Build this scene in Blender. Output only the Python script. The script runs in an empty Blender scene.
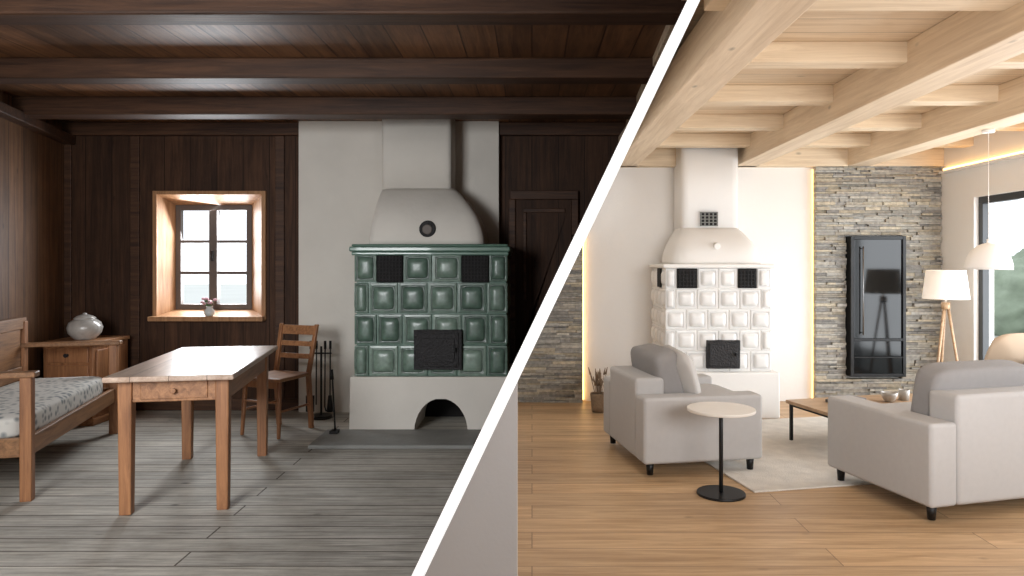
import bpy, bmesh, math, random
from mathutils import Vector, Matrix
random.seed(7)
scene = bpy.context.scene
scene.view_settings.view_transform = 'Standard'

def lin(c):
    c /= 255.0
    return c/12.92 if c <= 0.04045 else ((c+0.055)/1.055)**2.4
def rgb(r, g, b): return (lin(r), lin(g), lin(b), 1)

# ------------------------------------------------------------------ materials
def new_mat(name):
    m = bpy.data.materials.new(name); m.use_nodes = True
    nt = m.node_tree
    return m, nt, nt.nodes["Principled BSDF"]

def plain(name, col, rough=0.5, metal=0.0, bump=0.0, bscale=60, var=0.0, vscale=4, coat=0.0, emit=None, es=0.0, spec=.5):
    m, nt, b = new_mat(name)
    b.inputs["Base Color"].default_value = col
    b.inputs["Roughness"].default_value = rough
    b.inputs["Metallic"].default_value = metal
    b.inputs["Coat Weight"].default_value = coat
    b.inputs["Specular IOR Level"].default_value = spec
    if emit:
        b.inputs["Emission Color"].default_value = emit
        b.inputs["Emission Strength"].default_value = es
    tc = nt.nodes.new("ShaderNodeTexCoord")
    if var > 0:
        n = nt.nodes.new("ShaderNodeTexNoise"); n.inputs["Scale"].default_value = vscale
        n.inputs["Detail"].default_value = 5
        nt.links.new(tc.outputs["Object"], n.inputs["Vector"])
        mx = nt.nodes.new("ShaderNodeMix"); mx.data_type = 'RGBA'
        mx.inputs[6].default_value = tuple(max(0, c*(1-var)) for c in col[:3])+(1,)
        mx.inputs[7].default_value = tuple(min(1, c*(1+var)) for c in col[:3])+(1,)
        nt.links.new(n.outputs["Fac"], mx.inputs[0])
        nt.links.new(mx.outputs[2], b.inputs["Base Color"])
    if bump > 0:
        n2 = nt.nodes.new("ShaderNodeTexNoise"); n2.inputs["Scale"].default_value = bscale
        n2.inputs["Detail"].default_value = 4
        nt.links.new(tc.outputs["Object"], n2.inputs["Vector"])
        bp = nt.nodes.new("ShaderNodeBump"); bp.inputs["Strength"].default_value = bump
        bp.inputs["Distance"].default_value = 0.02
        nt.links.new(n2.outputs["Fac"], bp.inputs["Height"])
        nt.links.new(bp.outputs["Normal"], b.inputs["Normal"])
    return m

def wood(name, c1, c2, along='X', rough=0.5, stretch=14, scale=6, bump=0.15, planks=None, gap=None, knots=0.0, lo=.82, hi=1.12, worn=0.0, spec=.5):
    """along: grain axis. planks=(length,width, cross axis) adds board joints."""
    m, nt, b = new_mat(name)
    N = nt.nodes; L = nt.links
    b.inputs["Roughness"].default_value = rough
    b.inputs["Specular IOR Level"].default_value = spec
    tc = N.new("ShaderNodeTexCoord")
    mp = N.new("ShaderNodeMapping")
    L.new(tc.outputs["Object"], mp.inputs["Vector"])
    s = [scale*stretch**0.5]*3
    s['XYZ'.index(along)] = scale/stretch**0.5
    mp.inputs["Scale"].default_value = s
    n = N.new("ShaderNodeTexNoise"); n.inputs["Scale"].default_value = 1.0
    n.inputs["Detail"].default_value = 8; n.inputs["Roughness"].default_value = 0.72
    n.inputs["Distortion"].default_value = 0.6
    cr = N.new("ShaderNodeValToRGB")
    cr.color_ramp.elements[0].position = 0.34; cr.color_ramp.elements[0].color = c1
    cr.color_ramp.elements[1].position = 0.66; cr.color_ramp.elements[1].color = c2
    L.new(n.outputs["Fac"], cr.inputs["Fac"])
    col = cr.outputs["Color"]; height = n.outputs["Fac"]
    if planks:
        ln, wd, cross = planks
        sp = N.new("ShaderNodeSeparateXYZ"); L.new(tc.outputs["Object"], sp.inputs[0])
        cb = N.new("ShaderNodeCombineXYZ")
        L.new(sp.outputs['XYZ'.index(along)], cb.inputs[0]); L.new(sp.outputs['XYZ'.index(cross)], cb.inputs[1])
        br = N.new("ShaderNodeTexBrick")
        br.inputs["Scale"].default_value = 1.0; br.inputs["Brick Width"].default_value = ln
        br.inputs["Row Height"].default_value = wd; br.inputs["Mortar Size"].default_value = gap or 0.003
        br.inputs["Mortar Smooth"].default_value = 0.1
        br.offset = 0.37; br.inputs["Color1"].default_value = (lo, lo, lo, 1)
        br.inputs["Color2"].default_value = (hi, hi*.985, hi*.96, 1); br.inputs["Mortar"].default_value = (0.25, 0.22, 0.2, 1)
        L.new(cb.outputs[0], br.inputs["Vector"])
        ad = N.new("ShaderNodeVectorMath"); ad.operation = 'MULTIPLY_ADD'
        L.new(br.outputs["Color"], ad.inputs[0]); ad.inputs[1].default_value = (19, 19, 19)
        L.new(mp.outputs[0], ad.inputs[2]); L.new(ad.outputs[0], n.inputs["Vector"])
        mx = N.new("ShaderNodeMix"); mx.data_type = 'RGBA'; mx.blend_type = 'MULTIPLY'; mx.inputs[0].default_value = 1
        L.new(col, mx.inputs[6]); L.new(br.outputs["Color"], mx.inputs[7]); col = mx.outputs[2]
        sb = N.new("ShaderNodeMath"); sb.operation = 'MULTIPLY_ADD'; sb.inputs[1].default_value = -3
        L.new(br.outputs["Fac"], sb.inputs[0]); L.new(n.outputs["Fac"], sb.inputs[2]); height = sb.outputs[0]
    else:
        L.new(mp.outputs[0], n.inputs["Vector"])
    if knots > 0:
        v = N.new("ShaderNodeTexVoronoi"); v.inputs["Scale"].default_value = 3.2
        mp2 = N.new("ShaderNodeMapping"); s2 = [1.6]*3; s2['XYZ'.index(along)] = 0.8
        mp2.inputs["Scale"].default_value = s2
        L.new(tc.outputs["Object"], mp2.inputs["Vector"]); L.new(mp2.outputs[0], v.inputs["Vector"])
        k = N.new("ShaderNodeValToRGB"); k.color_ramp.elements[0].position = 0.02
        k.color_ramp.elements[0].color = (1-knots, 1-knots, 1-knots, 1)
        k.color_ramp.elements[1].position = 0.09; k.color_ramp.elements[1].color = (1, 1, 1, 1)
        L.new(v.outputs["Distance"], k.inputs["Fac"])
        mk = N.new("ShaderNodeMix"); mk.data_type = 'RGBA'; mk.blend_type = 'MULTIPLY'; mk.inputs[0].default_value = 1
        L.new(col, mk.inputs[6]); L.new(k.outputs["Color"], mk.inputs[7]); col = mk.outputs[2]
    if worn > 0:
        n3 = N.new("ShaderNodeTexNoise"); n3.inputs["Scale"].default_value = 1.6; n3.inputs["Detail"].default_value = 6
        n3.inputs["Roughness"].default_value = .7
        L.new(tc.outputs["Object"], n3.inputs["Vector"])
        r3 = N.new("ShaderNodeValToRGB"); r3.color_ramp.elements[0].position = .35; r3.color_ramp.elements[1].position = .65
        q = 1-worn; r3.color_ramp.elements[0].color = (q, q*.98, q*.95, 1); r3.color_ramp.elements[1].color = (1, 1, 1, 1)
        L.new(n3.outputs["Fac"], r3.inputs[0])
        mk = N.new("ShaderNodeMix"); mk.data_type = 'RGBA'; mk.blend_type = 'MULTIPLY'; mk.inputs[0].default_value = 1
        L.new(col, mk.inputs[6]); L.new(r3.outputs["Color"], mk.inputs[7]); col = mk.outputs[2]
    L.new(col, b.inputs["Base Color"])
    bp = N.new("ShaderNodeBump"); bp.inputs["Strength"].default_value = bump; bp.inputs["Distance"].default_value = 0.01
    L.new(height, bp.inputs["Height"]); L.new(bp.outputs["Normal"], b.inputs["Normal"])
    return m

def attr_mat(name, rough=0.8, bump=0.5, bscale=40, coat=0.0, var=0.25):
    m, nt, b = new_mat(name); N = nt.nodes; L = nt.links
    b.inputs["Roughness"].default_value = rough; b.inputs["Coat Weight"].default_value = coat
    b.inputs["Coat Roughness"].default_value = .2
    a = N.new("ShaderNodeAttribute"); a.attribute_name = "Col"
    tc = N.new("ShaderNodeTexCoord")
    n = N.new("ShaderNodeTexNoise"); n.inputs["Scale"].default_value = bscale; n.inputs["Detail"].default_value = 5
    L.new(tc.outputs["Object"], n.inputs["Vector"])
    cr = N.new("ShaderNodeValToRGB")
    cr.color_ramp.elements[0].position = .3; cr.color_ramp.elements[0].color = (1-var*2, 1-var*2, 1-var*2, 1)
    cr.color_ramp.elements[1].position = .7; cr.color_ramp.elements[1].color = (1, 1, 1, 1)
    L.new(n.outputs["Fac"], cr.inputs[0])
    mx = N.new("ShaderNodeMix"); mx.data_type = 'RGBA'; mx.blend_type = 'MULTIPLY'; mx.inputs[0].default_value = 1
    L.new(a.outputs["Color"], mx.inputs[6]); L.new(cr.outputs[0], mx.inputs[7]); L.new(mx.outputs[2], b.inputs["Base Color"])
    bp = N.new("ShaderNodeBump"); bp.inputs["Strength"].default_value = bump; bp.inputs["Distance"].default_value = 0.01
    L.new(n.outputs["Fac"], bp.inputs["Height"]); L.new(bp.outputs["Normal"], b.inputs["Normal"])
    return m

# ------------------------------------------------------------------ mesh builder
class MB:
    def __init__(s): s.v = []; s.f = []; s.m = []; s.c = []; s.sm = []
    def face(s, idx, mi=0, col=(1, 1, 1), smooth=False):
        s.f.append(idx); s.m.append(mi); s.c.append(col); s.sm.append(smooth)
    def hexa(s, p, mi=0, col=(1, 1, 1)):
        o = len(s.v); s.v += [tuple(q) for q in p]
        for f in ((0, 3, 2, 1), (4, 5, 6, 7), (0, 1, 5, 4), (1, 2, 6, 5), (2, 3, 7, 6), (3, 0, 4, 7)):
            s.face([o+i for i in f], mi, col)
        return s
    def box(s, x0, x1, y0, y1, z0, z1, mi=0, col=(1, 1, 1)):
        return s.hexa([(x0, y0, z0), (x1, y0, z0), (x1, y1, z0), (x0, y1, z0), (x0, y0, z1), (x1, y0, z1), (x1, y1, z1), (x0, y1, z1)], mi, col)
    def prism(s, poly, a, b, axis='y', mi=0):
        o = len(s.v); n = len(poly)
        for t in (a, b):
            for (u, w) in poly:
                s.v.append((u, t, w) if axis == 'y' else ((u, w, t) if axis == 'z' else (t, u, w)))
        s.face([o+i for i in range(n)], mi); s.face([o+n+i for i in reversed(range(n))], mi)
        for i in range(n):
            j = (i+1) % n
            s.face([o+i, o+n+i, o+n+j, o+j], mi)
        return s
    def cyl(s, p0, p1, r0, r1=None, n=20, mi=0, caps=True, smooth=True):
        r1 = r0 if r1 is None else r1
        p0 = Vector(p0); p1 = Vector(p1); d = (p1-p0).normalized()
        a = d.orthogonal().normalized(); b = d.cross(a)
        o = len(s.v)
        for p, r in ((p0, r0), (p1, r1)):
            for i in range(n):
                t = 2*math.pi*i/n
                s.v.append(tuple(p+a*math.cos(t)*r+b*math.sin(t)*r))
        for i in range(n):
            j = (i+1) % n; s.face([o+i, o+j, o+n+j, o+n+i], mi, smooth=smooth)
        if caps:
            s.face([o+i for i in reversed(range(n))], mi); s.face([o+n+i for i in range(n)], mi)
        return s
    def lathe(s, prof, c=(0, 0, 0), n=36, mi=0):
        o = len(s.v)
        for r, z in prof:
            for i in range(n):
                t = 2*math.pi*i/n; s.v.append((c[0]+r*math.cos(t), c[1]+r*math.sin(t), c[2]+z))
        for k in range(len(prof)-1):
            for i in range(n):
                j = (i+1) % n
                s.face([o+k*n+i, o+k*n+j, o+(k+1)*n+j, o+(k+1)*n+i], mi, smooth=True)
        return s
    def sections(s, secs, n=40, p=5, mi=0):
        """stack of rounded rectangles: (x0,x1,y0,y1,z)"""
        o = len(s.v)
        for (x0, x1, y0, y1, z) in secs:
            for i in range(n):
                t = 2*math.pi*(i+.5)/n; c, q = math.cos(t), math.sin(t)
                r = (abs(c)**p+abs(q)**p)**(-1/p)
                s.v.append(((x0+x1)/2+c*r*(x1-x0)/2, (y0+y1)/2+q*r*(y1-y0)/2, z))
        for k in range(len(secs)-1):
            for i in range(n):
                j = (i+1) % n; s.face([o+k*n+i, o+k*n+j, o+(k+1)*n+j, o+(k+1)*n+i], mi, smooth=True)
        s.face([o+i for i in reversed(range(n))], mi)
        s.face([o+(len(secs)-1)*n+i for i in range(n)], mi)
        return s
    def soft(s, c, size, p=6, rot=None, mi=0, n=14, pillow=0.0):
        """soft rounded box / pillow"""
        R = rot or Matrix.Identity(3); o = len(s.v); idx = {}
        def vid(a, b, e):
            k = (round(a, 4), round(b, 4), round(e, 4))
            if k not in idx:
                r = (abs(a)**p+abs(b)**p+abs(e)**p)**(1/p)
                q = Vector((a/r*size[0]/2, b/r*size[1]/2, e/r*size[2]/2))
                if pillow:
                    u, w = a/r, e/r
                    q.y *= (1-pillow*max(abs(u), abs(w))**3)
                    q.x *= 1+0.06*abs(w)**2*pillow; q.z *= 1+0.06*abs(u)**2*pillow
                q = R@q; idx[k] = len(s.v); s.v.append((q.x+c[0], q.y+c[1], q.z+c[2]))
            return idx[k]
        g = [math.tan((-1+2*i/n)*math.pi/4) for i in range(n+1)]
        for ax in range(3):
            for sg in (-1, 1):
                for i in range(n):
                    for j in range(n):
                        q = []
                        for (a, b) in ((g[i], g[j]), (g[i+1], g[j]), (g[i+1], g[j+1]), (g[i], g[j+1])):
                            t = [a, b]; t.insert(ax, sg); q.append(vid(*t))
                        if (sg > 0) != (ax != 1): q.reverse()
                        s.face(q, mi, smooth=True)
        return s
    def obj(s, name, mats, parent=None, bevel=0, seg=2, loc=None, rotz=0):
        me = bpy.data.meshes.new(name); me.from_pydata(s.v, [], s.f)
        for m in (mats if isinstance(mats, (list, tuple)) else [mats]): me.materials.append(m)
        ca = me.color_attributes.new("Col", 'FLOAT_COLOR', 'CORNER')
        for pl in me.polygons:
            pl.material_index = s.m[pl.index]; pl.use_smooth = s.sm[pl.index]
            for li in pl.loop_indices: ca.data[li].color = (*s.c[pl.index], 1)
        bm = bmesh.new(); bm.from_mesh(me); bmesh.ops.recalc_face_normals(bm, faces=bm.faces); bm.to_mesh(me); bm.free()
        ob = bpy.data.objects.new(name, me); scene.collection.objects.link(ob)
        if bevel:
            md = ob.modifiers.new("b", 'BEVEL'); md.width = bevel; md.segments = seg; md.limit_method = 'ANGLE'
            md.angle_limit = math.radians(40); md.harden_normals = False
        if parent: ob.parent = parent
        if loc: ob.location = loc
        ob.rotation_euler.z = rotz
        return ob

def root(name, loc=(0, 0, 0), rotz=0):
    e = bpy.data.objects.new(name, None); e.empty_display_size = 0.1
    e.location = loc; e.rotation_euler.z = rotz; scene.collection.objects.link(e); return e

def rotx(a): return Matrix.Rotation(math.radians(a), 3, 'X')

# ------------------------------------------------------------------ material set
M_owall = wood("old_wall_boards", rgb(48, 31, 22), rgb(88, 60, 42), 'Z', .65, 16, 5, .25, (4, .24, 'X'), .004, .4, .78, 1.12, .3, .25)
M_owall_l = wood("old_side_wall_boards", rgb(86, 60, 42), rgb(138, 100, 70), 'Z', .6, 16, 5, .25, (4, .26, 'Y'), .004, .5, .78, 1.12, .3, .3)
M_oceil = wood("old_ceiling_boards", rgb(94, 64, 44), rgb(154, 110, 76), 'Y', .5, 16, 5, .25, (3, .2, 'X'), .004, .5, .7, 1.2, .3, .35)
M_obeam = wood("old_beam_wood", rgb(48, 32, 24), rgb(90, 62, 44), 'X', .55, 18, 6, .25, spec=.3)
M_ofloor = wood("old_scrubbed_floor", rgb(158, 154, 147), rgb(226, 222, 212), 'X', .7, 24, 10, .5, (4.3, .16, 'Y'), .005, .7, .86, 1.04, .32, .3)
M_pine = wood("aged_pine", rgb(122, 82, 54), rgb(178, 128, 88), 'Y', .45, 14, 8, .1)
M_pinez = wood("aged_pine_upright", rgb(122, 80, 52), rgb(174, 122, 82), 'Z', .45, 14, 8, .1)
M_casing = wood("window_casing_wood", rgb(146, 104, 72), rgb(190, 146, 106), 'Z', .5, 14, 8, .1, spec=.3)
M_benchw = wood("bench_wood", rgb(108, 76, 50), rgb(162, 118, 80), 'Y', .45, 14, 8, .1)
M_tabletop = wood("worn_table_top", rgb(176, 148, 128), rgb(218, 196, 180), 'Y', .32, 14, 6, .1, (3, .19, 'X'), .002, 0, .92, 1.05, .15)
M_sash = plain("window_sash_paint", rgb(92, 82, 76), .5)
M_oplast = plain("lime_plaster", rgb(222, 217, 208), .9, bump=.35, bscale=9, var=.1, vscale=3)
M_green = attr_mat("green_glazed_tile", .4, .15, 25, .25, .2)
M_gcap = plain("green_glaze_cornice", rgb(88, 118, 104), .35, coat=.3, var=.2, vscale=12)
M_iron = plain("cast_iron", rgb(46, 45, 46), .5, metal=.5, bump=.6, bscale=70)
M_black = plain("black_metal", rgb(18, 18, 19), .4, metal=.3)
M_dark = plain("matt_black", rgb(14, 12, 11), .9)  # near-black matt fill for vents and niche back
M_slab = plain("grey_stone_slab", rgb(136, 136, 132), .6, bump=.3, bscale=20, var=.2, vscale=6)
M_white = plain("white_plaster", rgb(236, 232, 227), .85, bump=.06, bscale=30)
M_wtile = attr_mat("white_glazed_tile", .42, .08, 25, .15, .03)
M_wcap = plain("white_stove_plaster", rgb(236, 233, 229), .7, bump=.05, bscale=20)
M_edge = plain("white_glowing_edge", rgb(252, 252, 252), .4, emit=(1, 1, 1, 1), es=.35)  # slight emission added to keep the partition edge bright white; not a lamp
M_greywall = plain("grey_painted_wall", rgb(184, 183, 184), .8, bump=.04)
M_nfloor = wood("oak_floor", rgb(164, 130, 94), rgb(212, 178, 138), 'X', .42, 18, 6, .08, (2.2, .2, 'Y'), .002, .4, .86, 1.08)
M_nbeam = wood("spruce_beam", rgb(208, 184, 155), rgb(236, 216, 189), 'Y', .6, 18, 5, .06, None, None, .45)
M_njoist = wood("spruce_joist", rgb(208, 184, 153), rgb(236, 216, 187), 'X', .6, 18, 5, .06, None, None, .45)
M_nceil = wood("spruce_ceiling_boards", rgb(204, 178, 147), rgb(230, 208, 179), 'X', .6, 16, 5, .06, (4, .2, 'Y'), .002, .3, .92, 1.04)
M_stone = attr_mat("ledge_stone", .85, .8, 30, 0, .2)
M_sofa = plain("grey_sofa_fabric", rgb(184, 181, 179), .95, bump=.35, bscale=400, var=.05, vscale=30)
M_cush = plain("grey_cushion_fabric", rgb(146, 143, 142), .95, bump=.35, bscale=400, var=.06, vscale=30)
M_cushl = plain("light_cushion_fabric", rgb(192, 188, 184), .95, bump=.3, bscale=400)
M_beige = plain("beige_cushion_fabric", rgb(206, 184, 160), .95, bump=.3, bscale=300)
M_rug = plain("wool_rug", rgb(220, 214, 205), 1, bump=.6, bscale=120, var=.24, vscale=9)
M_ttop = plain("travertine_top", rgb(222, 215, 206), .4, var=.06, vscale=14)
M_cwood = wood("coffee_table_oak", rgb(154, 122, 92), rgb(192, 160, 126), 'X', .4, 14, 8, .05)
M_lampsh = plain("lamp_shade_linen", rgb(240, 234, 226), .8, emit=rgb(255, 240, 222), es=.3)
M_pend = plain("pendant_white", rgb(236, 232, 228), .4, emit=rgb(255, 240, 220), es=.1)
M_led = plain("led_warm", rgb(255, 220, 160), .5, emit=rgb(255, 200, 120), es=5)
M_leddim = plain("led_warm_dimmed", rgb(255, 226, 180), .5, emit=rgb(255, 206, 140), es=1.8)
M_glassblk = plain("black_glass", rgb(9, 10, 11), .1, spec=.4)
M_frame = plain("anthracite_frame", rgb(44, 46, 48), .4)
M_cer = plain("stoneware", rgb(176, 172, 166), .3, var=.35, vscale=22, coat=.5)
M_leaf = plain("foliage", rgb(150, 162, 142), .8, var=.35, vscale=3, bump=.8, bscale=8)
M_grass = plain("snowy_meadow", rgb(206, 208, 204), .9, var=.1, vscale=.3)
M_dry = plain("dried_stalk", rgb(138, 118, 98), .9)
M_bloom = plain("flower_pink", rgb(206, 160, 170), .8)
M_stem = plain("flower_stem", rgb(88, 104, 72), .8)

def patterned():
    m, nt, b = new_mat("bench_mattress_fabric"); N = nt.nodes; L = nt.links
    tc = N.new("ShaderNodeTexCoord"); v = N.new("ShaderNodeTexVoronoi"); v.inputs["Scale"].default_value = 22
    v.feature = 'F1'; L.new(tc.outputs["Object"], v.inputs["Vector"])
    cr = N.new("ShaderNodeValToRGB"); e = cr.color_ramp.elements
    e[0].position = .2; e[0].color = rgb(132, 136, 136); e[1].position = .5; e[1].color = rgb(206, 203, 196)
    L.new(v.outputs["Distance"], cr.inputs[0]); L.new(cr.outputs[0], b.inputs["Base Color"])
    b.inputs["Roughness"].default_value = .95
    return m
M_pat = patterned()

# ------------------------------------------------------------------ leaning partition between the two rooms
def px(y, z): return 0.0506*y-0.648+0.479*z          # partition centre line
T = 0.019
YP0, YP1, ZP = 2.1, 7.0, 2.66
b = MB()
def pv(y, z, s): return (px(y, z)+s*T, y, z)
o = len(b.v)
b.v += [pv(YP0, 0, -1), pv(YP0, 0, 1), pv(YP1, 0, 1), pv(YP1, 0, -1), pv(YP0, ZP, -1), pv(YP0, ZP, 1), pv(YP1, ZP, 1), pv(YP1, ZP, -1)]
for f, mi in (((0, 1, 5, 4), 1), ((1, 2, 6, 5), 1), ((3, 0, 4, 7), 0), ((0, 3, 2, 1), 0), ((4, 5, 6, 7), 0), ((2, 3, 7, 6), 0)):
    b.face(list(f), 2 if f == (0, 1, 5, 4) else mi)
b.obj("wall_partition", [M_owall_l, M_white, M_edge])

# ------------------------------------------------------------------ LEFT: old farmhouse room shell
def lw(y): return -4.268+0.267*(6.58-y)
YB = 6.58; ZC = 2.62; YF = -1.4
MB().prism([(lw(YF)-.1, YF), (px(YF, 0), YF), (px(YB, 0), YB), (px(YB, 0), YB+.3), (lw(YB)-.2, YB+.3), (lw(YB)-.1, YB)], -.1, 0, 'z').obj("floor_old_boards", M_ofloor)
MB().prism([(lw(YF)-.1, YF), (px(YF, ZC), YF), (px(YB+.3, ZC), YB+.3), (lw(YB)-.2, YB+.3)], ZC, ZC+.1, 'z').obj("ceiling_old_boards", M_oceil)
MB().prism([(lw(YF), YF), (lw(YB+.3), YB+.3), (lw(YB+.3)-.15, YB+.3), (lw(YF)-.15, YF)], -.05, ZC+.08, 'z').obj("wall_left", M_owall_l)
wx0, wx1, wz0, wz1 = -3.42, -2.46, 0.86, 1.965
b = MB(); y0, y1 = YB, YB+.27
b.box(lw(YB)-.3, wx0, y0, y1, -.05, ZC+.05)
b.box(wx0, wx1, y0, y1, -.05, wz0); b.box(wx0, wx1, y0, y1, wz1, ZC+.05)
b.prism([(wx1, -.05), (px(YB, -.05), -.05), (px(YB, ZC+.05), ZC+.05), (wx1, ZC+.05)], y0, y1)
b.obj("wall_back_old_room", M_owall)
ix0, ix1, iz0, iz1 = -3.362, -2.644, 0.905, 1.89; yi = 6.80
r = root("window_1")
b = MB()
O = [(wx0, wz0), (wx1, wz0), (wx1, wz1), (wx0, wz1)]; I = [(ix0, iz0), (ix1, iz0), (ix1, iz1), (ix0, iz1)]
for i in range(4):
    j = (i+1) % 4
    b.hexa([(O[i][0], YB-.01, O[i][1]), (O[j][0], YB-.01, O[j][1]), (I[j][0], yi, I[j][1]), (I[i][0], yi, I[i][1]),
            (O[i][0], YB+.26, O[i][1]), (O[j][0], YB+.26, O[j][1]), (I[j][0], yi+.04, I[j][1]), (I[i][0], yi+.04, I[i][1])])
b.obj("reveal", M_casing, r)
b = MB(); t = .035
for (a, c, d, e) in ((wx0-t, wx0+.004, wz0-t, wz1+t), (wx1-.004, wx1+t, wz0-t, wz1+t), (wx0, wx1, wz1, wz1+t), (wx0, wx1, wz0-t, wz0)):
    b.box(a, c, YB-.03, YB+.005, d, e)
b.obj("casing", M_casing, r, .006)
MB().box(wx0-.05, wx1+.03, YB-.09, YB+.02, wz0-.045, wz0).obj("sill_board", M_casing, r, .008)
b = MB(); f = .05; yy0, yy1 = yi-.01, yi+.045; cx = (ix0+ix1)/2
b.box(ix0, ix0+f, yy0, yy1, iz0, iz1); b.box(ix1-f, ix1, yy0, yy1, iz0, iz1)
b.box(ix0+f, ix1-f, yy0, yy1, iz0, iz0+f); b.box(ix0+f, ix1-f, yy0, yy1, iz1-f, iz1)
b.box(cx-.038, cx+.038, yy0-.015, yy1, iz0+f, iz1-f)
for k in (1, 2):
    z = iz0+f+(iz1-iz0-2*f)*k/3
    b.box(ix0+f, cx-.038, yy0+.005, yy1-.005, z-.014, z+.014); b.box(cx+.038, ix1-f, yy0+.005, yy1-.005, z-.014, z+.014)
b.obj("sash_frame", M_sash, r, .004)
MB().box(cx-.012, cx+.012, yy0-.045, yy0-.015, 1.36, 1.46).obj("handle", M_iron, r, .004)

def obeam(name, y, z0, z1, w=.17):
    MB().prism([(lw(y), z0), (px(y, z0)-.02, z0), (px(y, z1)-.02, z1), (lw(y), z1)], y, y+w).obj(name, M_obeam, None, .012)
obeam("ceiling_beam", 2.25, 2.5, ZC); obeam("ceiling_beam.001", 3.33, 2.5, ZC); obeam("ceiling_beam.002", 4.45, 2.49, ZC); obeam("ceiling_beam.003", 5.5, 2.48, ZC, .2)
MB().prism([(lw(YB), 2.5), (px(YB, 2.5)-.03, 2.5), (px(YB, ZC)-.03, ZC), (lw(YB), ZC)], YB-.07, YB).obj("trim_1", M_obeam, None, .01)
MB().prism([(lw(1.0), 1.0), (lw(1)+.1, 1.0), (lw(YB)+.1, YB), (lw(YB), YB)], 2.42, 2.5, 'z').obj("trim_2", M_obeam, None, .008)
MB().prism([(lw(YB), 0), (-2.12, 0), (-2.12, .11), (lw(YB), .11)], YB-.025, YB).obj("baseboard_back", M_obeam, None, .005)
b = MB()
for x in (-4.24, -3.62, -2.3): b.box(x-.04, x+.04, YB-.022, YB, .11, 2.5)
b.obj("trim_3", M_obeam, None, .004)

r = root("door_1")
b = MB()
b.prism([(-.16, .36), (px(YB, .36)-.03, .36), (.36, 1.46), (.36, 1.92), (-.16, 1.92)], YB-.03, YB)
b.obj("door_leaf", M_owall, r, .004)
b = MB(); b.box(-.2, .42, YB-.055, YB, 1.92, 2.0); b.box(-.21, -.15, YB-.055, YB, .32, 1.92)
b.box(.36, .42, YB-.055, YB, 1.6, 1.92)
b.box(-.08, .30, YB-.05, YB-.03, 1.80, 1.84); b.box(-.08, -.05, YB-.05, YB-.03, 1.0, 1.80)
b.obj("door_frame", M_obeam, r, .006)

# ------------------------------------------------------------------ tiled stoves
def tile(b, tr, u0, u1, w0, w1, col, mi=0, h=.022, gap=.003, big=True, dk=.6):
    """embossed stove tile in local (u across, w up, n outward): rim, groove, pillowed centre"""
    s = min(u1-u0, w1-w0)/.23
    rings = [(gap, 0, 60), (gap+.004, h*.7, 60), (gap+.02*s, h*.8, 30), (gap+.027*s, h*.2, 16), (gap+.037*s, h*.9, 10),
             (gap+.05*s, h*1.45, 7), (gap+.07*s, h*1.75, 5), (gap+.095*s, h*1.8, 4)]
    o = len(b.v); n = 28; cu, cw = (u0+u1)/2, (w0+w1)/2
    for ins, nn, p in rings:
        hu, hw = (u1-u0)/2-ins, (w1-w0)/2-ins
        for i in range(n):
            t = 2*math.pi*(i+.5)/n; c, q = math.cos(t), math.sin(t)
            r = (abs(c)**p+abs(q)**p)**(-1/p)
            b.v.append(tr(cu+c*r*hu, cw+q*r*hw, nn))
    for k in range(len(rings)-1):
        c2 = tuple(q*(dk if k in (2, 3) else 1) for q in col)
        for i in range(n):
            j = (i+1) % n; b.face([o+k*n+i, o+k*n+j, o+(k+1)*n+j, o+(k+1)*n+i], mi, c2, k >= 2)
    k = len(rings)-1; b.face([o+k*n+i for i in range(n)], mi, col, True)

def gcol():
    t = random.random(); a, c = (92, 117, 104), (138, 160, 146)
    return tuple(lin(a[i]+(c[i]-a[i])*t) for i in range(3))
r = root("green_tiled_stove")
sx0, sx1, sy = -1.42, -.19, 5.73
MB().box(sx0+.02, sx1-.02, sy+.02, YB-.12, .44, 1.42).obj("stove_core", M_gcap, r)
b = MB(); trF = lambda u, w, n: (u, sy+.02-n, w)
rows = [[-1.42, -1.235, -1.03, -.795, -.56, -.345, -.19], [-1.42, -1.30, -1.065, -.83, -.595, -.36, -.19]]
zt = [1.42, 1.19, .94, .69, .44]
for k in range(4):
    rr = rows[0] if k % 2 == 0 else rows[1]
    for i in range(len(rr)-1):
        if k == 0 and i in (1, 4): continue
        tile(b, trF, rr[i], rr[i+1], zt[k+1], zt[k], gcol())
for sgn, xs in ((-1, sx0+.02), (1, sx1-.02)):
    trS = (lambda u, w, n, xs=xs, sgn=sgn: (xs+sgn*n, u, w))
    for k in range(4):
        us = [sy+.02, sy+.22, sy+.46, YB-.13] if k % 2 == 0 else [sy+.02, sy+.16, sy+.4, sy+.6, YB-.13]
        for i in range(len(us)-1):
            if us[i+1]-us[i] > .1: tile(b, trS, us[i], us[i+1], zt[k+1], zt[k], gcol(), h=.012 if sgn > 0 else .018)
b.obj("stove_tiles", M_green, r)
b = MB(); b.box(sx0-.03, sx1+.015, sy-.03, YB-.11, 1.435, 1.475); b.box(sx0-.015, sx1+.005, sy-.015, YB-.11, 1.405, 1.435); b.box(sx0-.015, sx1, sy-.012, YB-.11, 1.475, 1.495)
b.obj("stove_cornice", M_gcap, r, .01, 3)
b = MB()
for (u0, u1) in ((-1.235, -1.03), (-.56, -.345)):
    b.box(u0, u1, sy-.012, sy+.02, 1.19, 1.405)
b.obj("warming_vents", M_dark, r, .004)
b = MB()
for (u0, u1) in ((-1.235, -1.03), (-.56, -.345)):
    for k in range(7): b.box(u0+.02+k*.026, u0+.028+k*.026, sy-.02, sy-.008, 1.2, 1.4)
    for k in range(7): b.box(u0+.01, u1-.01, sy-.02, sy-.008, 1.212+k*.028, 1.218+k*.028)
b.obj("vent_grilles", M_iron, r)
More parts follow.
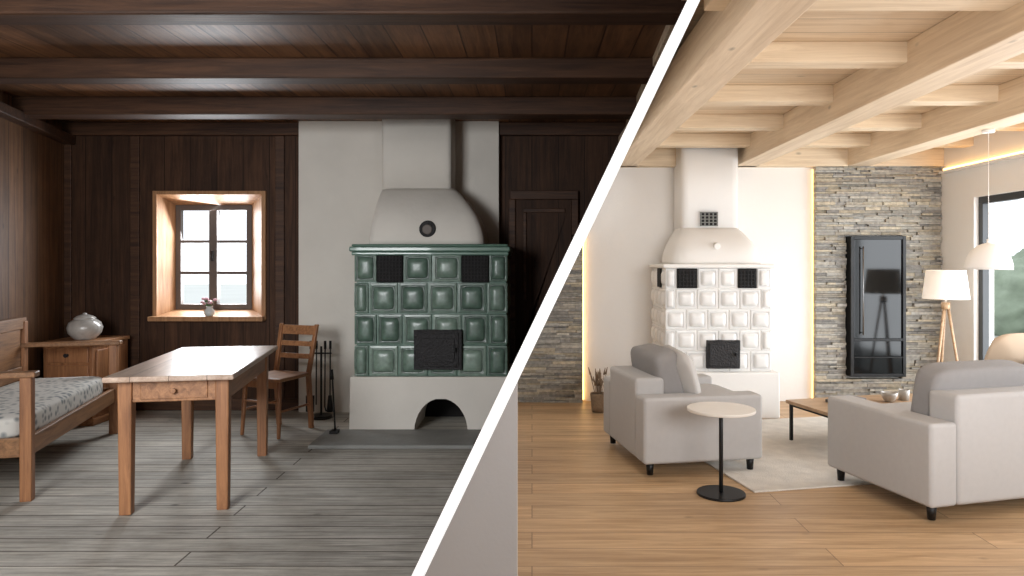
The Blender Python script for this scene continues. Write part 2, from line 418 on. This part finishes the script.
b = MB(); b.box(-.935, -.555, sy-.04, sy+.02, .50, .815); b.box(-.91, -.58, sy-.05, sy-.038, .525, .79)
b.box(-.88, -.61, sy-.056, sy-.048, .56, .75); b.box(-.62, -.6, sy-.085, sy-.05, .64, .68)
b.obj("fire_door", M_iron, r, .008)
b = MB(); bx0 = -1.45; bz = .44; by0 = sy-.02
ax0, ax1, ah = -.935, -.51, .265; n = 16
arch = [(ax0+(ax1-ax0)*(.5-.5*math.cos(math.pi*i/n)), ah*min(1, math.sin(math.pi*i/n)*1.02)) for i in range(n+1)]
xr0 = px(by0, 0)-.04; xr1 = px(by0, bz)-.03
b.prism([(bx0, 0)] + arch + [(xr0, 0), (xr1, bz), (bx0+.01, bz)], by0, by0+.6)
b.prism([(bx0, 0), (xr0, 0), (xr1, bz), (bx0+.01, bz)], by0+.6, YB-.1)
b.obj("plastered_plinth", M_oplast, r, .0)
MB().box(ax0-.01, ax1+.01, by0+.585, by0+.6, 0, ah+.01).obj("niche_back", M_dark, r)
S = []
for i in range(15):
    q = i/14
    S.append((-1.335+.06*q, -.385-.27*q**2.0, sy+.05+.31*q**2.4, YB-.1, 1.495+.48*q))
MB().sections(S, 64, 9).obj("hood", M_oplast, r)
MB().sections([(-1.275, -.685, sy+.36, YB-.1, 1.95), (-1.275, -.685, sy+.36, YB-.1, 2.62)], 64, 20).obj("chimney", M_oplast, r)
b = MB(); b.cyl((-.84, sy+.10, 1.62), (-.84, sy+.045, 1.615), .07, .066, 32); b.obj("soot_cover", M_iron, r, .006)
MB().cyl((-.84, sy+.05, 1.615), (-.84, sy+.035, 1.613), .04, .04, 32).obj("cover_disc", M_sash, r, .006)
b = MB(); b.prism([(-2.1, 0), (px(YB, 0)-.06, 0), (-.30, .3), (-.30, 2.62), (-2.1, 2.62)], YB-.1, YB); b.obj("chimney_breast_panel", M_oplast)
MB().prism([(-1.62, 5.2), (px(5.2, 0)-.04, 5.2), (px(5.7, 0)-.04, 5.70), (-1.62, 5.70)], 0, .028, 'z').obj("hearth_slab", M_slab, None, .006)

# fire tools
r = root("fireplace_tool_set", (-1.83, 6.25, 0))
b = MB(); b.cyl((0, 0, 0), (0, 0, .025), .1, .09, 24); b.cyl((0, 0, .02), (0, 0, .62), .009)
b.cyl((-.09, 0, .56), (.09, 0, .56), .007)
for dx, hh in ((-.085, .10), (-.035, .12), (.04, .1), (.085, .13)):
    b.cyl((dx, -.03, hh), (dx, -.02, .64), .006)
    b.cyl((dx, -.02, .60), (dx, -.02, .67), .011)
b.box(-.12, -.05, -.045, -.025, .06, .2); b.cyl((.085, -.03, .06), (.085, -.03, .2), .03, .015); b.cyl((.04, -.03, .1), (.06, -.06, .07), .006)
b.obj("tools_and_stand", M_black, r)
r = root("iron_poker", (-1.53, 5.6, 0))
b = MB(); b.cyl((0, 0, .03), (-.05, .1, .42), .007); b.cyl((-.05, .1, .42), (-.06, .11, .5), .012); b.box(-.03, .03, -.06, .02, .028, .05)
b.obj("poker_rod", M_black, r)

# ------------------------------------------------------------------ table
r = root("farmhouse_table", (-2.03, 4.45, 0), math.radians(10))
MB().box(-.325, .325, -.67, .69, .722, .752).obj("table_top", M_tabletop, r, .008)
b = MB()
for sx in (-1, 1):
    for syy in (-1, 1):
        cx, cy = sx*.245, syy*.55
        b.hexa([(cx-.03, cy-.03, 0), (cx+.03, cy-.03, 0), (cx+.03, cy+.03, 0), (cx-.03, cy+.03, 0), (cx-.036, cy-.036, .722), (cx+.036, cy-.036, .722), (cx+.036, cy+.036, .722), (cx-.036, cy+.036, .722)])
b.obj("legs", M_pinez, r, .006)
b = MB(); b.box(-.22, .22, -.57, -.545, .60, .722); b.box(-.22, .22, .545, .57, .60, .722); b.box(-.27, -.245, -.52, .52, .60, .722); b.box(.245, .27, -.52, .52, .60, .722)
b.obj("apron", M_pine, r, .004)
b = MB(); b.box(-.17, .17, -.578, -.568, .615, .71); b.cyl((0, -.578, .66), (0, -.605, .66), .012, .016); b.obj("drawer_front", M_pine, r, .004)

# ------------------------------------------------------------------ chair
r = root("wooden_chair", (-2.03, 5.74, 0), math.radians(-22))
b = MB(); b.hexa([(-.2, -.2, .43), (.2, -.2, .43), (.18, .19, .43), (-.18, .19, .43), (-.2, -.2, .458), (.2, -.2, .458), (.18, .19, .458), (-.18, .19, .458)])
b.obj("seat", M_pine, r, .01, 3)
b = MB()
for sx in (-1, 1):
    b.cyl((sx*.18, -.19, 0), (sx*.165, -.165, .43), .014, .02, 12)
    b.hexa([(sx*.165-.017, .19, 0), (sx*.165+.017, .19, 0), (sx*.165+.017, .225, 0), (sx*.165-.017, .225, 0), (sx*.165-.017, .155, .44), (sx*.165+.017, .155, .44), (sx*.165+.017, .19, .44), (sx*.165-.017, .19, .44)])
    b.hexa([(sx*.165-.017, .155, .44), (sx*.165+.017, .155, .44), (sx*.165+.017, .19, .44), (sx*.165-.017, .19, .44), (sx*.18-.015, .245, .84), (sx*.18+.015, .245, .84), (sx*.18+.015, .27, .84), (sx*.18-.015, .27, .84)])
    b.cyl((sx*.172, -.175, .2), (sx*.165, .19, .2), .009, n=10)
b.cyl((-.17, -.18, .27), (.17, -.18, .27), .009, n=10)
b.box(-.16, .16, -.175, -.155, .375, .43)
b.obj("legs_and_posts", M_pinez, r, .004)
b = MB()
for z, hh in ((.79, .075), (.68, .04), (.58, .04)):
    yy = .172+(z-.44)*.2
    b.hexa([(-.165, yy, z-hh/2), (.165, yy, z-hh/2), (.165, yy+.016, z-hh/2), (-.165, yy+.016, z-hh/2), (-.165, yy+hh*.2, z+hh/2), (.165, yy+hh*.2, z+hh/2), (.165, yy+hh*.2+.016, z+hh/2), (-.165, yy+hh*.2+.016, z+hh/2)])
b.obj("back_slats", M_pine, r, .004)

# ------------------------------------------------------------------ bench
r = root("daybed_bench", (-2.86, 4.08, 0), math.radians(15.3))
L_ = 1.66; W = .63
b = MB()
for y in (0, L_):
    b.box(-.03, .03, y-.03, y+.03, 0, .70); b.box(-W-.03, -W+.03, y-.03, y+.03, 0, .90)
b.obj("posts", M_pinez, r, .006)
b = MB()
for y in (0, L_):
    b.box(-W-.02, .05, y-.04, y+.04, .70, .732)
b.box(-.02, .015, .03, L_-.03, .25, .36)
b.box(-W-.01, -W+.02, .03, L_-.03, .25, .36)
for y in (0, L_): b.box(-W+.03, -.03, y-.015, y+.015, .25, .36)
b.box(-W, -.02, .03, L_-.03, .30, .34)
b.box(-W-.02, -W+.015, .03, L_-.03, .46, .56); b.box(-W-.025, -W+.02, -.03, L_+.03, .84, .93)
b.box(-W-.012, -W+.006, .03, L_-.03, .56, .84)
b.obj("rails_and_backrest", M_benchw, r, .006)
b = MB(); b.soft((-W/2-.0, L_/2, .405), (W-.04, L_-.07, .15), 7, n=18); b.obj("mattress", M_pat, r)

# corner cabinet + jar
r = root("corner_cabinet")
cx0, cx1, cy0, cy1 = -4.05, -3.60, 5.92, 6.45
b = MB(); b.box(cx0+.02, cx1-.02, cy0+.015, cy1, .06, .665); b.obj("carcass", M_pinez, r, .005)
b = MB(); b.box(cx0, cx1, cy0-.01, cy1, .665, .695); b.box(cx0+.01, cx1-.01, cy0+.005, cy1, 0, .06); b.obj("top_and_plinth", M_pine, r, .006)
b = MB(); b.box(cx0+.05, cx1-.05, cy0, cy0+.02, .52, .645); b.box(cx0+.05, cx1-.05, cy0, cy0+.02, .1, .5)
b.box(cx1-.025, cx1-.008, cy0+.06, cy1-.06, .12, .62)
b.obj("drawer_and_doors", M_pinez, r, .006)
b = MB(); b.cyl((-3.82, cy0, .585), (-3.82, cy0-.03, .585), .012, .017); b.cyl((-3.70, cy0, .33), (-3.70, cy0-.025, .33), .01, .014); b.obj("knobs", M_iron, r)
r = root("ceramic_jar", (-3.80, 6.12, .695))
MB().lathe([(0, 0), (.075, 0), (.085, .01), (.125, .055), (.135, .1), (.12, .145), (.085, .17), (.075, .175)]).obj("jar_body", M_cer, r)
MB().lathe([(.082, .172), (.085, .18), (.06, .2), (.02, .212), (.012, .215), (.018, .222), (.0, .228)]).obj("jar_lid", M_cer, r)
r = root("flower_vase", (-2.93, YB-.04, wz0))
MB().lathe([(0, 0), (.03, 0), (.045, .02), (.048, .045), (.025, .075), (.03, .09)]).obj("vase_body", plain("vase_glass", rgb(206, 210, 208), .15, coat=1), r)
b = MB()
for i in range(18):
    a = random.uniform(0, 6.28); q = random.uniform(.01, .07); h = random.uniform(.11, .16)
    e = (q*math.cos(a), q*math.sin(a)*.6, h); b.cyl((0, 0, .07), e, .0025, n=6)
    b.soft(e, (.035, .035, .025), 2, n=4, mi=0 if i % 4 == 0 else 1)
b.obj("blossoms", [M_stem, M_bloom], r)

# ------------------------------------------------------------------ RIGHT: renovated living room shell
XR = 3.94; YR = 7.0; ZN = 2.56
MB().prism([(px(YF, 0), YF), (XR+.2, YF), (XR+.2, YR+.2), (px(YR, 0)-.1, YR+.2), (px(YB, 0), YB)], -.1, 0, 'z').obj("floor_oak", M_nfloor)
MB().prism([(px(YF, ZN)-.05, YF), (XR+.2, YF), (XR+.2, YR+.2), (px(YR, ZN)-.05, YR+.2)], ZN, ZN+.1, 'z').obj("ceiling_spruce", M_nceil)
MB().prism([(px(YR, 0), -.05), (XR+.1, -.05), (XR+.1, ZN+.05), (px(YR, ZN), ZN+.05)], YR, YR+.2).obj("wall_back_living_room", M_white)
b = MB(); gy0, gy1, gz = 3.3, 6.42, 1.93
b.box(XR, XR+.18, YF, gy0, -.05, ZN+.05); b.box(XR, XR+.18, gy1, YR+.1, -.05, ZN+.05); b.box(XR, XR+.18, gy0, gy1, gz, ZN+.05); b.box(XR, XR+.18, gy0, gy1, -.05, 0)
b.obj("wall_right", M_white)
b = MB()
b.box(XR+.04, XR+.1, gy0, gy1, gz-.06, gz); b.box(XR+.04, XR+.1, gy0, gy1, 0, .06)
for y in (gy0, 4.8, gy1-.06): b.box(XR+.04, XR+.1, y, y+.06, .06, gz-.06)
b.obj("window_2", M_frame, None, .004)
MB().prism([(lw(YF)-.2, YF), (XR+.2, YF), (XR+.2, YF-.15), (lw(YF)-.2, YF-.15)], -.05, 2.75, 'z').obj("wall_front", M_white)
gyw = 2.62; ex = -.0208*gyw
zt_ = (ex+.648-.0506*gyw)/.479
MB().prism([(px(gyw, 0)+.02, 0), (ex, 0), (ex, zt_-.04)], gyw, gyw+.12).obj("wall_return", M_greywall, None, .0)

for i, x in enumerate((.79, 1.95, 3.02)):
    y0 = 1.9 if i == 0 else YF
    MB().box(x, x+.215, y0, 6.96, 2.27, 2.50).obj("timber_beam" + (".%03d" % i if i else ""), M_nbeam, None, .006)
b = MB()
for y in (1.0, 1.95, 2.85, 3.74, 4.66, 5.58, 6.42):
    x0 = px(y, 2.45)+.04
    for (a, c) in ((x0, .795), (1.0, 1.955), (2.16, 3.025), (3.23, XR)):
        if c-a > .05: b.box(a, c, y, y+.13, 2.39, 2.50)
b.obj("ceiling_joists", M_njoist, None, .005)
MB().box(px(3, 2.5)+.3, XR, YF, 6.96, 2.5, ZN).obj("trim_4", M_nceil)
MB().prism([(px(6.9, 2.27)+.06, 2.27), (XR, 2.27), (XR, 2.5), (px(6.9, 2.5)+.06, 2.5)], 6.88, 7.0).obj("trim_5", M_njoist, None, .005)

def ledge(name, xf0, x1, z0, z1, yb, hole=None):
    b = MB(); z = z0
    while z < z1-.008:
        h = random.choice((.016, .02, .024, .03)); h = min(h, z1-z)
        xa = xf0(z) if callable(xf0) else xf0; x = xa
        while x < x1-.01:
            w = random.uniform(.08, .28); xe = min(x+w, x1)
            if x1-xe < .04: xe = x1
            segs = [(x, xe)]
            if hole and z+h > hole[2] and z < hole[3]:
                segs = [(a, min(c, hole[0])) for (a, c) in segs if a < hole[0]] + [(max(a, hole[1]), c) for (a, c) in segs if c > hole[1]]
            for (a, c) in segs:
                if c-a < .01: continue
                d = random.uniform(.06, .098); g = random.uniform(.72, 1.15)
                base = random.choice(((192, 186, 174), (180, 172, 158), (200, 188, 166), (160, 156, 150), (186, 182, 174)))
                col = tuple(min(1, lin(k)*g) for k in base)
                b.box(a+.001, c-.001, yb-d, yb, z+.001, z+h-.001, 0, col)
            x = xe
        z += h
    return b.obj(name, M_stone)
ledge("wall_stone_cladding_niche", lambda z: px(6.95, z)+.05, .488, 0, 2.27, YR)
ledge("wall_stone_cladding", 2.73, XR-.005, 0, 2.27, YR, (3.02, 3.565, .25, 1.61))
b = MB(); b.box(.49, .502, YR-.03, YR-.012, .02, 2.25); b.obj("led_strip_niche", M_led)  # warm LED strip along the niche cladding edge
b = MB(); b.box(2.712, 2.724, YR-.03, YR-.012, .02, 2.25); b.obj("led_strip_stone", M_leddim)  # dimmed LED strip beside the right stone cladding
b = MB(); b.box(XR-.03, XR-.012, 3.2, 6.85, 2.22, 2.24); b.obj("led_strip_cove", M_led)  # LED strip glowing along the top of the right wall
b = MB(); b.box(XR-.07, XR, 3.2, 6.85, 2.19, 2.212); b.obj("trim_6", M_white)

r = root("built_in_glass_fireplace")
fy = 6.86
b = MB(); b.box(3.03, 3.555, fy+.01, YR-.01, .26, 1.60); b.obj("housing", M_black, r)
b = MB(); b.box(3.03, 3.06, fy-.02, fy+.02, .26, 1.60); b.box(3.525, 3.555, fy-.02, fy+.02, .26, 1.60); b.box(3.06, 3.525, fy-.02, fy+.02, 1.565, 1.60)
b.box(3.06, 3.525, fy-.02, fy+.02, .26, .29); b.box(3.06, 3.525, fy-.02, fy+.02, .60, .625); b.box(3.06, 3.525, fy-.025, fy+.015, .44, .452)
b.obj("frame", M_black, r, .003)
MB().box(3.06, 3.525, fy, fy+.01, .625, 1.565).obj("glass_front", M_glassblk, r)
b = MB(); b.box(3.06, 3.525, fy-.008, fy+.008, .29, .44); b.box(3.06, 3.525, fy, fy+.012, .452, .6); b.obj("drawer_fronts", M_glassblk, r, .003)
b = MB(); b.cyl((3.14, fy-.035, .66), (3.14, fy-.035, 1.5), .006); b.cyl((3.14, fy, .68), (3.14, fy-.035, .68), .005); b.cyl((3.14, fy, 1.48), (3.14, fy-.035, 1.48), .005)
b.obj("door_handle", plain("brushed_steel", rgb(150, 150, 150), .3, metal=1), r)

# ------------------------------------------------------------------ white tiled stove
r = root("white_tiled_stove")
a0, a1, ay = 1.155, 2.083, 6.25
MB().box(a0+.018, a1-.018, ay+.018, YR-.005, .4, 1.30).obj("stove_core", M_wcap, r)
def wcol(): g = random.uniform(.80, .87); return (g, g*.985, g*.96)
b = MB(); trF = lambda u, w, n: (u, ay+.018-n, w)
for k in range(5):
    z1 = 1.30-k*.18; z0 = z1-.18
    rr = [a0, 1.255, 1.44, 1.62, 1.785, 1.955, a1] if k == 0 else ([a0+i*(a1-a0)/5 for i in range(6)] if k % 2 == 0 else [a0, a0+.093]+[a0+.093+.1856*i for i in range(1, 5)]+[a1])
    for i in range(len(rr)-1):
        if k == 0 and i in (1, 4): continue
        tile(b, trF, rr[i], rr[i+1], z0, z1, wcol(), h=.016, dk=.92)
for sgn, xs in ((-1, a0+.018), (1, a1-.018)):
    trS = (lambda u, w, n, xs=xs, sgn=sgn: (xs+sgn*n, u, w))
    for k in range(5):
        z1 = 1.30-k*.18
        for i in range(4):
            if k == 0 and i == 1 and sgn < 0: continue
            tile(b, trS, ay+.018+i*.18, ay+.198+i*.18, z1-.18, z1, wcol(), h=.016, dk=.92)
b.obj("stove_tiles", M_wtile, r)
b = MB(); b.box(a0-.02, a1+.02, ay-.02, YR-.005, 1.30, 1.335); b.obj("stove_cornice", M_wcap, r, .01, 3)
b = MB(); b.box(1.26, 1.435, ay-.006, ay+.02, 1.125, 1.295); b.box(1.79, 1.95, ay-.006, ay+.02, 1.125, 1.295); b.box(a0-.005, a0+.02, ay+.2, ay+.37, 1.125, 1.295)
b.obj("warming_vents", M_dark, r, .004)
b = MB()
for (u0, u1) in ((1.26, 1.435), (1.79, 1.95)):
    for k in range(5): b.box(u0+.01, u1-.01, ay-.014, ay-.004, 1.145+k*.032, 1.151+k*.032)
    for k in range(5): b.box(u0+.02+k*.03, u0+.026+k*.03, ay-.014, ay-.004, 1.135, 1.285)
b.obj("vent_grilles", M_iron, r)
b = MB(); b.box(1.51, 1.80, ay-.03, ay+.02, .43, .675); b.box(1.53, 1.78, ay-.04, ay-.028, .45, .655); b.box(1.75, 1.765, ay-.065, ay-.035, .54, .57); b.obj("fire_door", M_iron, r, .006)
b = MB(); b.box(1.12, 2.135, ay-.06, YR-.005, 0, .40); b.obj("plinth", M_wcap, r, .015, 3)
S = []
for i in range(15):
    q = i/14
    S.append((1.235+.14*q**1.8, 2.04-.14*q**1.8, ay+.06+.28*q**2.2, YR-.005, 1.335+.33*q))
MB().sections(S, 56, 7).obj("hood", M_wcap, r)
MB().sections([(1.375, 1.895, 6.60, YR-.005, 1.6), (1.375, 1.895, 6.60, YR-.005, 2.5)], 64, 20).obj("chimney", M_wcap, r)
b = MB(); b.box(1.54, 1.70, 6.588, 6.602, 1.68, 1.81); b.obj("chimney_vent_back", M_dark, r)
b = MB()
for k in range(5): b.box(1.54+k*.0375, 1.55+k*.0375, 6.58, 6.59, 1.68, 1.81); b.box(1.54, 1.70, 6.58, 6.59, 1.68+k*.03, 1.688+k*.03)
b.obj("chimney_vent_grille", M_slab, r)
MB().cyl((1.63, ay+.15, 1.5), (1.63, ay+.08, 1.49), .03, .028, 24).obj("soot_cover", M_wcap, r, .004)

# ------------------------------------------------------------------ sofas
def sofa(name, loc, rotdeg, w, d, seats, arm=.17, ah=.51, bh=.65, ch=.80):
    r = root(name, loc, math.radians(rotdeg))
    b = MB(); b.box(arm-.01, w-arm+.01, .02, d-.03, .08, .30); b.obj("base", M_sofa, r, .012, 3)
    for k, x in enumerate((0, w-arm)):
        MB().box(x, x+arm, 0, d, .075, ah).obj("arm_%d" % (k+1), M_sofa, r, .022, 5)
    MB().box(arm-.003, w-arm+.003, .0, .2, .075, bh).obj("backrest", M_sofa, r, .025, 5)
    n = seats; sw = (w-2*arm)/n
    b = MB()
    for i in range(n): b.soft((arm+sw*(i+.5), .2+(d-.2)/2+.005, .365), (sw-.006, d-.19, .17), 9, n=16)
    b.obj("seat_cushions", M_sofa, r)
    b = MB()
    for i in range(n):
        b.soft((arm+sw*(i+.5), .255, ch-.2), (sw-.01, .19, .42), 6.5, rotx(10), n=18)
    b.obj("back_cushions", M_cush, r)
    b = MB()
    for x in (.06, w-.06):
        for y in (.06, d-.06): b.cyl((x, y, 0), (x, y, .08), .02, .026, 16)
    b.obj("feet", M_black, r)
    return r
s1 = sofa("grey_sofa", (2.04, 3.68, .0112), 15, 1.80, .82, 2, ch=.765)
b = MB(); b.soft((1.14, .54, .70), (.46, .16, .44), 3.4, rotx(22), pillow=.75, n=16); b.soft((1.44, .48, .68), (.42, .15, .42), 3.4, rotx(20), pillow=.75, n=16)
b.obj("beige_throw_pillows", M_beige, s1)
s2 = sofa("grey_armchair", (.53, 5.38, .0112), -79.6, .92, .80, 1, .17, .49, .59, .745)
b = MB(); b.soft((.60, .37, .585), (.44, .16, .38), 3.4, rotx(18)@Matrix.Rotation(.1, 3, 'Y'), pillow=.75, n=16)
b.obj("light_throw_pillow", M_cushl, s2)

r = root("round_side_table", (1.10, 4.19, 0))
MB().cyl((0, 0, .485), (0, 0, .503), .195, .195, 64).obj("top", M_ttop, r, .004)
b = MB(); b.cyl((0, 0, 0), (0, 0, .014), .14, .138, 56); b.cyl((0, 0, .014), (0, 0, .485), .012, n=20); b.cyl((0, 0, .478), (0, 0, .485), .06, n=32)
b.obj("stem_and_base", M_black, r, .002)

b = MB(); b.box(0, 2.3, 0, 1.75, 0, .011); b.obj("area_rug", M_rug, None, .004, 2, (1.30, 4.21, 0), math.radians(12))

r = root("coffee_table", (2.53, 5.32, .011), math.radians(15))
MB().box(-.56, .56, -.28, .28, .275, .30).obj("top", M_cwood, r, .004)
b = MB()
for sx in (-1, 1):
    for syy in (-1, 1): b.box(sx*.53-.01, sx*.53+.01, syy*.25-.01, syy*.25+.01, 0, .275)
    b.box(sx*.53-.01, sx*.53+.01, -.24, .24, .257, .275)
b.box(-.52, .52, -.26, -.24, .257, .275); b.box(-.52, .52, .24, .26, .257, .275)
b.obj("frame", M_black, r)
r = root("stacked_books", (2.33, 5.33, .312), math.radians(25))
b = MB(); b.box(-.12, .12, -.09, .09, 0, .02); b.box(-.1, .11, -.08, .08, .02, .038, 1); b.obj("books", [M_frame, M_cush], r, .002)
r = root("stoneware_bowl", (2.66, 5.36, .312)); MB().lathe([(0, 0), (.03, 0), (.055, .04), (.06, .07), (.055, .07), (.045, .03), (0, .015)]).obj("bowl", M_cer, r)
r = root("stoneware_cup", (2.80, 5.42, .312)); MB().lathe([(0, 0), (.035, 0), (.04, .08), (.035, .08), (.03, .01), (0, .01)]).obj("cup", M_cer, r)

r = root("tripod_floor_lamp", (3.62, 6.3, 0))
b = MB()
for i in range(3):
    a = math.radians(200+i*120); b.cyl((.16*math.cos(a), .16*math.sin(a), 0), (.015*math.cos(a), .015*math.sin(a), .98), .01, .013, 12)
b.cyl((0, 0, .94), (0, 0, 1.0), .035)
b.obj("legs", M_cwood, r)
b = MB(); b.lathe([(.185, 1.03), (.155, 1.28), (.153, 1.28), (.183, 1.03)], n=48); b.cyl((0, 0, .98), (0, 0, 1.2), .008); b.cyl((0, 0, 1.27), (.153, 0, 1.275), .003); b.cyl((0, 0, 1.27), (-.153, 0, 1.275), .003)
b.obj("shade", M_lampsh, r)
r = root("dome_pendant_lamp", (3.17, 5.0, 0))
b = MB(); prof = [(.147*math.cos(t*math.pi/24), 1.30+.185*math.sin(t*math.pi/24)) for t in range(13)]
b.lathe([(.142, 1.30)]+prof[:-1]+[(.001, 1.485)], n=48)
b.cyl((0, 0, 1.48), (0, 0, 1.51), .012); b.cyl((0, 0, 1.51), (0, 0, 2.25), .002); b.cyl((0, 0, 2.25), (0, 0, 2.27), .04)
b.obj("shade_and_cord", M_pend, r)
r = root("dried_grass_basket", (.60, 6.5, 0))
MB().lathe([(0, 0), (.055, 0), (.065, .05), (.075, .16), (.07, .17), (.06, .16), (.05, .03), (0, .02)]).obj("basket", plain("wicker", rgb(150, 128, 104), .9, bump=1, bscale=90, var=.3, vscale=60), r)
b = MB()
for i in range(34):
    a = random.uniform(0, 6.28); q = random.uniform(.02, .10); h = random.uniform(.26, .42)
    e = (q*math.cos(a), q*math.sin(a), h); b.cyl((0, 0, .03), e, .002, n=5)
    b.cyl((e[0]*.8, e[1]*.8, h*.84), e, .009, .003, n=6)
b.obj("stalks", M_dry, r)

# ------------------------------------------------------------------ outside
b = MB(); b.box(-30, 40, YR+.25, 60, -.6, -.5); b.box(XR+.25, 40, -20, YR+.25, -.6, -.5); b.obj("ground_outside", M_grass)
b = MB()
for i in range(16):
    x = 13+random.uniform(-1, 2); y = 3+i*1.7; s_ = random.uniform(1.6, 2.6)
    b.soft((x, y, s_/2-.6), (s_*1.2, s_*1.2, s_*1.1), 2.2, n=8)
hd = b.obj("garden_hedge", M_leaf)
tx = bpy.data.textures.new("hedge_noise", 'CLOUDS'); tx.noise_scale = .5
md = hd.modifiers.new("s", 'SUBSURF'); md.levels = 1; md.render_levels = 1
md = hd.modifiers.new("d", 'DISPLACE'); md.texture = tx; md.strength = .6; md.texture_coords = 'GLOBAL'

# ------------------------------------------------------------------ light
w = bpy.data.worlds.new("World"); scene.world = w; w.use_nodes = True
w.node_tree.nodes["Background"].inputs[0].default_value = (.9, .95, 1, 1)
w.node_tree.nodes["Background"].inputs[1].default_value = 1.5

def area(name, loc, target, sx, sy, e, col=(1, 1, 1), spread=180):
    l = bpy.data.lights.new(name, 'AREA'); l.shape = 'RECTANGLE'; l.size = sx; l.size_y = sy; l.energy = e; l.color = col
    l.spread = math.radians(spread)
    ob = bpy.data.objects.new(name, l); ob.location = loc
    ob.rotation_euler = (Vector(target)-Vector(loc)).to_track_quat('-Z', 'Y').to_euler(); scene.collection.objects.link(ob)
area("fill_old_room", (-2.15, .5, 1.7), (-1.6, 6, .7), 1.2, 1.3, 56, (.97, .985, 1), 110)  # added fill lamp from front left; no window is built here
area("daylight_old_window", (-3.0, 6.95, 1.45), (-2.2, 4, .3), .7, .95, 62, (.92, .96, 1))
area("fill_living_room", (2.3, -.6, 1.9), (2.2, 6, 1.1), 2.2, 1.2, 66, (.95, .975, 1), 120)  # added fill lamp behind the camera
area("daylight_patio_door", (XR+.25, 4.9, 1.1), (0, 5.2, .6), 2.6, 1.7, 95, (.91, .955, 1))
area("ceiling_bounce", (2.2, 2.6, .9), (2.2, 4.2, 2.6), 1.6, 1.0, 13, (.98, .98, 1))

# ------------------------------------------------------------------ camera
cam = bpy.data.cameras.new("camera"); co = bpy.data.objects.new("camera", cam); scene.collection.objects.link(co)
co.location = (0, 0, 1.352); co.rotation_euler = (math.radians(90), 0, 0)
cam.lens = 25.3125; cam.sensor_width = 36; cam.shift_x = -20/1024; cam.shift_y = -26/1024
scene.camera = co
